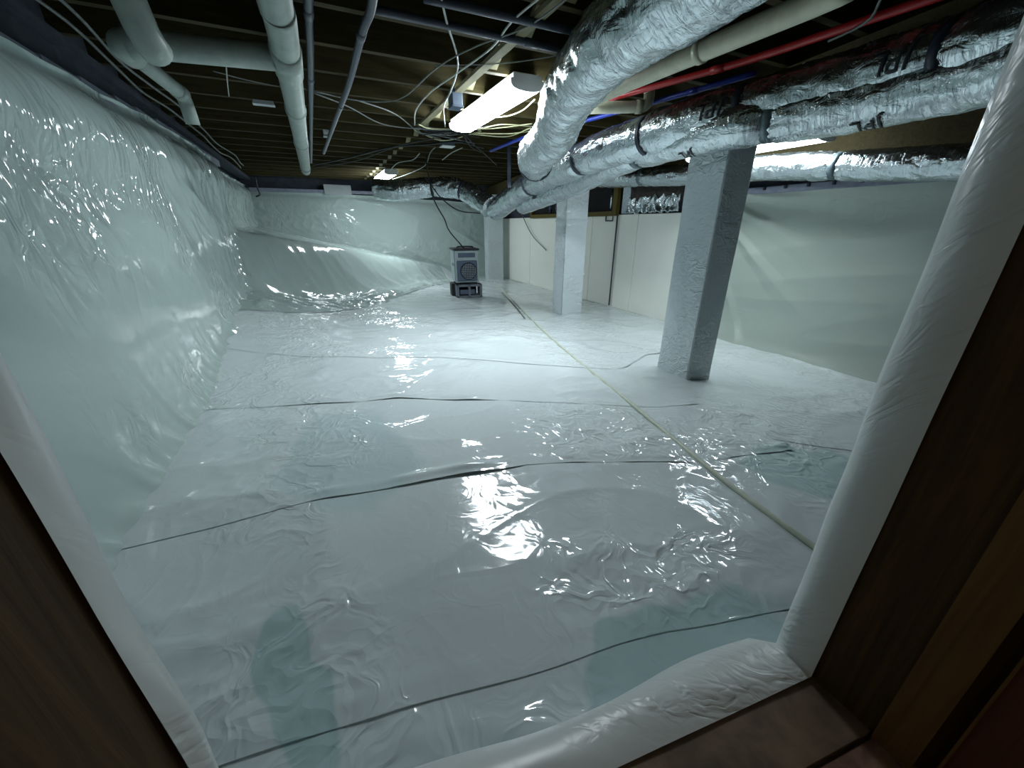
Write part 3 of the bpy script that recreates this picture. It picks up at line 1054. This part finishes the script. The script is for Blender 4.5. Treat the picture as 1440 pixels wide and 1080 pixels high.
for k in range(11):
    mt = ['cable_grey', 'cable_black', 'cable_grey', 'cable_black', 'cable_yellow'][k % 5]
    a = (random.uniform(575, 605), random.uniform(172, 190)); m_ = (random.uniform(605, 640), random.uniform(180, 200)); c = (random.uniform(640, 690), random.uniform(176, 205))
    cable([a, m_, c], random.uniform(1.775, 1.80), .006, mt, {'cable_grey': 'grey', 'cable_black': 'black', 'cable_yellow': 'pale yellow'}[mt] + ' cable in the tangle at the far end of the bright light', 'cable tangle under the joists')
for k, q in enumerate(([(500, 140), (555, 160), (590, 186), (620, 195)], [(440, 130), (490, 150), (540, 175), (600, 182)])):
    cable(q, 1.79, .006, 'cable_grey', ['grey cable sagging into the tangle from the bent pipe', 'grey cable sagging into the tangle from the straight dark pipe'][k])
cable([(440, 232), (490, 222), (545, 208), (600, 203), (645, 200), (680, 208)], 1.79, .012, 'cable_black', 'thick black cable sweeping left from the tangle to the end of the drain pipe')
cable([(440, 236), (500, 226), (560, 205), (610, 195)], 1.785, .009, 'cable_black', 'thinner black cable sweeping left from the tangle above the far light')
cable([(655, 190), (668, 205), (680, 215), (698, 232)], 1.79, .008, 'cable_black', 'black cable trailing right from the tangle to the hanger strap')
cable([(650, 187), (662, 206), (676, 214)], 1.785, .008, 'cable_black', 'short black cable hooked below the end of the bright light')
cable([(545, 245), (558, 230), (580, 225), (590, 216)], 1.77, .007, 'cable_white', 'white cord rising from the far light towards the tangle')
cable([(552, 252), (570, 246), (596, 234), (605, 215), (612, 207)], 1.765, .007, 'cable_grey', 'grey cord looping from the far light up to the tangle')
cable([(622, 225), (635, 215), (650, 208)], 1.79, .007, 'cable_white', 'short pale cord under the joists right of the tangle')
cable([(1240, -5), (1225, 25), (1200, 42), (1165, 58)], 1.72, .006, 'cable_grey', 'grey cable dropping past the red pipe at the upper right')
cable([(1160, 197, 1.68), (1190, 206, 1.66), (1215, 203, 1.66)], 1.7, .006, 'cable_grey', 'cable from the right light running under the joists to the right')
cable([(300, 100), (345, 112), (395, 122), (430, 125)], 1.80, .004, 'cable_grey', 'thin grey cable behind the white drain pipe')
cable([(318, 92), (320, 118), (322, 135)], 1.78, .004, 'cable_white', 'short white cable end dangling near the pale wall tag')
# wall edge cables on the left
for k, (off, z, lab) in enumerate(((.05, 1.775, 'grey cable clipped along the top of the left wall'), (.10, 1.80, 'second cable clipped along the top of the left wall, further out'))):
    pts = [Vector((LX + off + .02 * math.sin(y * 3 + k), y, z + .01 * math.sin(y * 5 + k))) for y in np.linspace(1.2, 7.5, 14)]
    tag(tube_obj('cable', pts, .007, M['cable_grey'], None, 6, .08), lab, 'cable')
hk = Vector((LX + .16, 7.9, 1.7))
tag(tube_obj('cable', [hk, hk + Vector((0, 0, -.15)), hk + Vector((.01, 0, -.25)), hk + Vector((-.05, 0, -.28))], .012, M['cable_black'], None, 8, .03), 'black hooked cable end hanging in the back left corner', 'cable')

# ------------------------------------------------------------------ small things under the joists
def small_box(name, c, sx, sy, sz, mat, label, cat, lidmat=None):
    c = Vector((c.x, min(JY, key=lambda q: abs(q - c.y)), CZ - sz / 2))
    root = empty(name, c)
    tag(root, label, cat)
    o = MB().box(-sx / 2, sx / 2, -sy / 2, sy / 2, -sz / 2, sz / 2, .004).build('box_body', M[mat]); o.parent = root
    o = MB().box(-sx / 2 - .004, sx / 2 + .004, -sy / 2 - .004, sy / 2 + .004, -sz / 2 - .008, -sz / 2, .002).build('cover', M[lidmat or mat]); o.parent = root
    return root


small_box('junction_box', onz(640, 133, 1.80), .07, .10, .09, 'case_blue', 'small blue-grey junction box on the bridging left of the bright light', 'junction box')
small_box('junction_box', onz(633, 200, 1.79), .13, .12, .05, 'case_blue', 'flat junction box in the cable tangle', 'junction box', 'housing_white')
small_box('joist_tag', onz(368, 138, 1.81), .13, .05, .02, 'vent_grey', 'pale tag under a joist left of the drain pipe', 'tag')
small_box('joist_tag', onz(458, 190, 1.80), .05, .05, .05, 'vent_grey', 'tiny grey block between the two dark pipes', 'tag')
vg = ony(475, 267, BY - .06)
vr = empty('wall_vent', vg)
tag(vr, 'pale rectangular vent above the plastic on the back wall', 'vent')
o = MB().box(-.25, .25, -.02, .02, -.09, .09, .006).build('vent_frame', M['vent_grey']); o.parent = vr
for k in range(5):
    o = MB().box(-.22, .22, -.03, -.02, -.07 + k * .03, -.055 + k * .03, .002).build('slat', M['vent_grey']); o.parent = vr

# ------------------------------------------------------------------ utility opening, insulation and conduit on the right wall
y0, y1 = onx(872, 300, RX).y, onx(750, 300, RX).y
zt, zb = 1.52, 1.145
uo = empty('utility_opening', (RX, (y0 + y1) / 2, zb))
tag(uo, 'wood framed opening full of dark pipes high on the right wall', 'opening')
W_ = y1 - y0
for nm, mat, b in (('backing', 'void_black', (-.012, -.002, -W_ / 2, W_ / 2, 0, zt - zb)), ('bottom_board', 'frame_wood', (-.08, -.017, -W_ / 2, W_ / 2, -.02, .045)),
                   ('side_board', 'frame_wood', (-.08, -.014, -W_ / 2, -W_ / 2 + .09, .045, zt - zb)), ('side_board', 'frame_wood', (-.08, -.014, W_ / 2 - .08, W_ / 2, .045, zt - zb))):
    o = MB().box(*b, .004).build(nm, M[mat]); o.parent = uo
for k, yy in enumerate((-.22, -.1, .05, .2, .38, .6)):
    if yy > W_ / 2 - .1: continue
    o = MB().tube([(-.03, yy, .06), (-.03, yy, .2), (-.03, yy + .03, .37)], .022, 10).build('pipe_stub', M['pipe_dark'], None, True); o.parent = uo
    o = MB().tube([(-.03, yy, .12), (-.03, yy, .18)], .03, 10).build('pipe_collar', M['case_blue'], None, True); o.parent = uo
o = MB().tube([(-.045, -W_ / 2 + .16, .07), (-.045, -W_ / 2 + .16, .36)], .018, 10).build('flexible_connector', M['foil'], None, True); o.parent = uo

fy0, fy1 = onx(958, 290, RX - .05).y, onx(886, 290, RX - .05).y
ib = empty('insulation_batt', (RX - .03, (fy0 + fy1) / 2, 1.1))
tag(ib, 'ragged foil-faced insulation hanging below the right wall duct', 'insulation')
W_ = fy1 - fy0
yy, ww = np.meshgrid(np.linspace(-W_ / 2, W_ / 2, 160), np.linspace(0, 1, 26), indexing='ij')
bot = .055 + .03 * noise2(yy * 14, yy * 0, 5)
topz = .24 + .05 * noise2(yy * 17, yy * 0, 6)
zz = bot + (topz - bot) * ww
xx = -.03 - .03 * ridge(yy * 9, ww * .6, 7) - .05 * (1 - ww) * ridge(yy * 15, ww, 8)
v = np.stack([xx.ravel(), yy.ravel(), zz.ravel()], 1)
o = mesh('foil_fringe', v, grid_faces(160, 26, True), M['foil'], None, True, np.stack([yy.ravel(), zz.ravel()], 1)); o.parent = ib
so = o.modifiers.new('t', 'SOLIDIFY'); so.thickness = .004
yy, ww = np.meshgrid(np.linspace(-W_ / 2, W_ / 2, 80), np.linspace(0, 1, 12), indexing='ij')
zz = .16 + .26 * ww
xx = -.03 - .015 * noise2(yy * 12, ww * 3, 9)
v = np.stack([xx.ravel(), yy.ravel(), zz.ravel()], 1)
o = mesh('batt_body', v, grid_faces(80, 12, True), M['insulation_dark'], None, True); o.parent = ib
so = o.modifiers.new('t', 'SOLIDIFY'); so.thickness = .03; so.offset = -1
o = MB().box(-.03, .02, W_ / 2, W_ / 2 + .16, .05, .42, .004).build('cover_plate', M['duct_tape']); o.parent = ib

ca = onx(868, 303, RX - .04); cbm = onx(868, 434, RX - .04)
cpts = [Vector((RX - .035, ca.y + .0, -.17)), Vector((RX - .035, ca.y, 1.15)), Vector((RX - .035, ca.y + .10, 1.15)), Vector((RX - .035, ca.y + .10, 1.06)), Vector((RX - .035, ca.y + .26, 1.06)), Vector((RX - .035, ca.y + .26, 1.14))]
tag(tube_obj('conduit', cpts, .011, M['pipe_dark'], None, 8, .05, None, False), 'thin grey conduit with a square bend running down the white wall panels', 'conduit')
wa = onx(733, 300, RX - .05); wb_ = onx(748, 330, RX - .08); wc = onx(768, 352, RX - .05)
tag(tube_obj('cable', [wa, wb_, wc], .008, M['cable_grey'], None, 6, .05), 'thin grey cable drooping against the white panels beside the middle column', 'cable')

# ------------------------------------------------------------------ hose across the floor
hose = [onground(px, py, .012) for px, py in ((690, 392), (702, 403), (745, 447), (800, 497), (870, 553), (940, 612), (1000, 662), (1070, 716), (1150, 775), (1250, 850))]
tag(tube_obj('hose', hose, .011, M['hose_cream'], None, 8, .06), 'long straight cream hose lying across the floor sheets', 'hose')
hose2 = [onground(px, py, .012) for px, py in ((706, 412), (722, 428), (738, 448))]
tag(tube_obj('hose', hose2, .010, M['cable_grey'], None, 8, .06), 'short grey hose end lying beside the far end of the cream hose', 'hose')

# ------------------------------------------------------------------ dehumidifier on a concrete block
bl = onground(661, 420)
BR = math.radians(-9)
zb = ground1(bl.x, bl.y + .2) + .02
kb = empty('concrete_block', (bl.x, bl.y, zb), BR)
tag(kb, 'grey hollow concrete block with two openings under the dehumidifier', 'concrete block')
m = MB()
bw, bd, bh = .40, .20, .20
for b in ((-bw / 2, -bw / 2 + .035, 0, bd, 0, bh), (bw / 2 - .035, bw / 2, 0, bd, 0, bh), (-.018, .018, 0, bd, 0, bh), (-bw / 2, bw / 2, 0, bd, 0, .032), (-bw / 2, bw / 2, 0, bd, bh - .032, bh)):
    m.box(*b, .003)
o = m.build('block_body', M['block_grey']); o.parent = kb
k2 = empty('concrete_block', (bl.x + math.sin(-BR) * .22 - .05, bl.y + math.cos(BR) * .22, zb), BR)
tag(k2, 'dark block behind the hollow one, under the rear of the dehumidifier', 'concrete block')
o = MB().box(-bw / 2, bw / 2, .0, .2, 0, .20, .012).build('block_body', M['rubber']); o.parent = k2
o = MB().box(-.10, .14, -.2, -.1, .05, .12, .008).build('pump', M['case_blue']); o.parent = k2
dh = empty('dehumidifier', (bl.x - .02, bl.y + .02, zb + bh + .002), BR)
tag(dh, 'silver boxy dehumidifier with a dark round grille, standing on the concrete block', 'dehumidifier')
w, dp, h = .37, .42, .50


def dpart(name, mb, mat, par=None, smooth=False):
    o = mb.build(name, M[mat], None, smooth); o.parent = par or dh
    return o


dpart('case', MB().box(-w / 2, w / 2, .0, dp, .03, h, .014), 'case_silver', None, False)
dpart('lid', MB().box(-w / 2 - .012, w / 2 + .012, -.012, dp + .012, h + .001, h + .026, .006), 'rubber')
dpart('handle', MB().tube(resample([(-.12, .12, h + .026), (-.12, .12, h + .05), (.12, .12, h + .05), (.12, .12, h + .026)], .02), .009, 8), 'rubber', None, True)
dpart('display', MB().box(-.13, .13, -.006, .004, h - .10, h - .035, .004), 'case_blue')
fp = dpart('front_panel', MB().box(-.155, .155, -.012, .004, .05, .355, .012), 'case_blue')
v, f, _ = tube_data([(0.02, -.022, .20), (0.02, -.008, .20)], lambda U, T: np.full_like(U, .128), 40)
mesh('grille_ring', v, f, M['strap_black'], fp).parent = fp
mb = MB()
dpart('grille_back', MB().disc((.02, -.0235, .2), (0, 1, 0), .118, .003, 40), 'void_black', fp)
for k in range(-4, 5):
    x = k * .026
    hh = math.sqrt(max(0, .115 ** 2 - x * x))
    dpart('grille_wire', MB().box(.02 + x - .0022, .02 + x + .0022, -.03, -.026, .2 - hh, .2 + hh), 'grille_metal', fp)
    dpart('grille_wire', MB().box(.02 - hh, .02 + hh, -.034, -.030, .2 + x - .0022, .2 + x + .0022), 'grille_metal', fp)
dpart('side_seam', MB().box(-w / 2 - .004, -w / 2 + .002, .02, .03, .04, h - .01), 'case_blue')
dpart('side_print', MB().box(-w / 2 - .003, -w / 2 + .002, .09, .30, .27, .31), 'case_blue')
for sx in (-1, 1):
    for sy in (.05, dp - .05):
        dpart('foot', MB().disc((sx * .14, sy, .015), (0, 0, 1), .02, .03, 12), 'rubber')
tp = dh.matrix_basis @ Vector((-.02, .1, h + .03))
c1, c2 = ony(601, 238, 5.6), ony(606, 268, 5.55)
pts = [Vector((c1.x, c1.y, CZ + .01)), c1, ony(610, 280, 5.55), ony(625, 308, 5.5), ony(632, 325, 5.5), Vector((tp.x, tp.y, tp.z))]
tag(tube_obj('power_cord', pts, .009, M['cable_black'], None, 8, .04), 'black power cord hanging from the joists to the dehumidifier', 'cord')
pts = [ony(603, 255, 5.5), ony(620, 278, 5.4), ony(645, 296, 5.3), ony(676, 300, 5.25)]
tag(tube_obj('power_cord', pts, .008, M['cable_black'], None, 8, .04), 'black cord drooping right to the end of the long duct', 'cord')
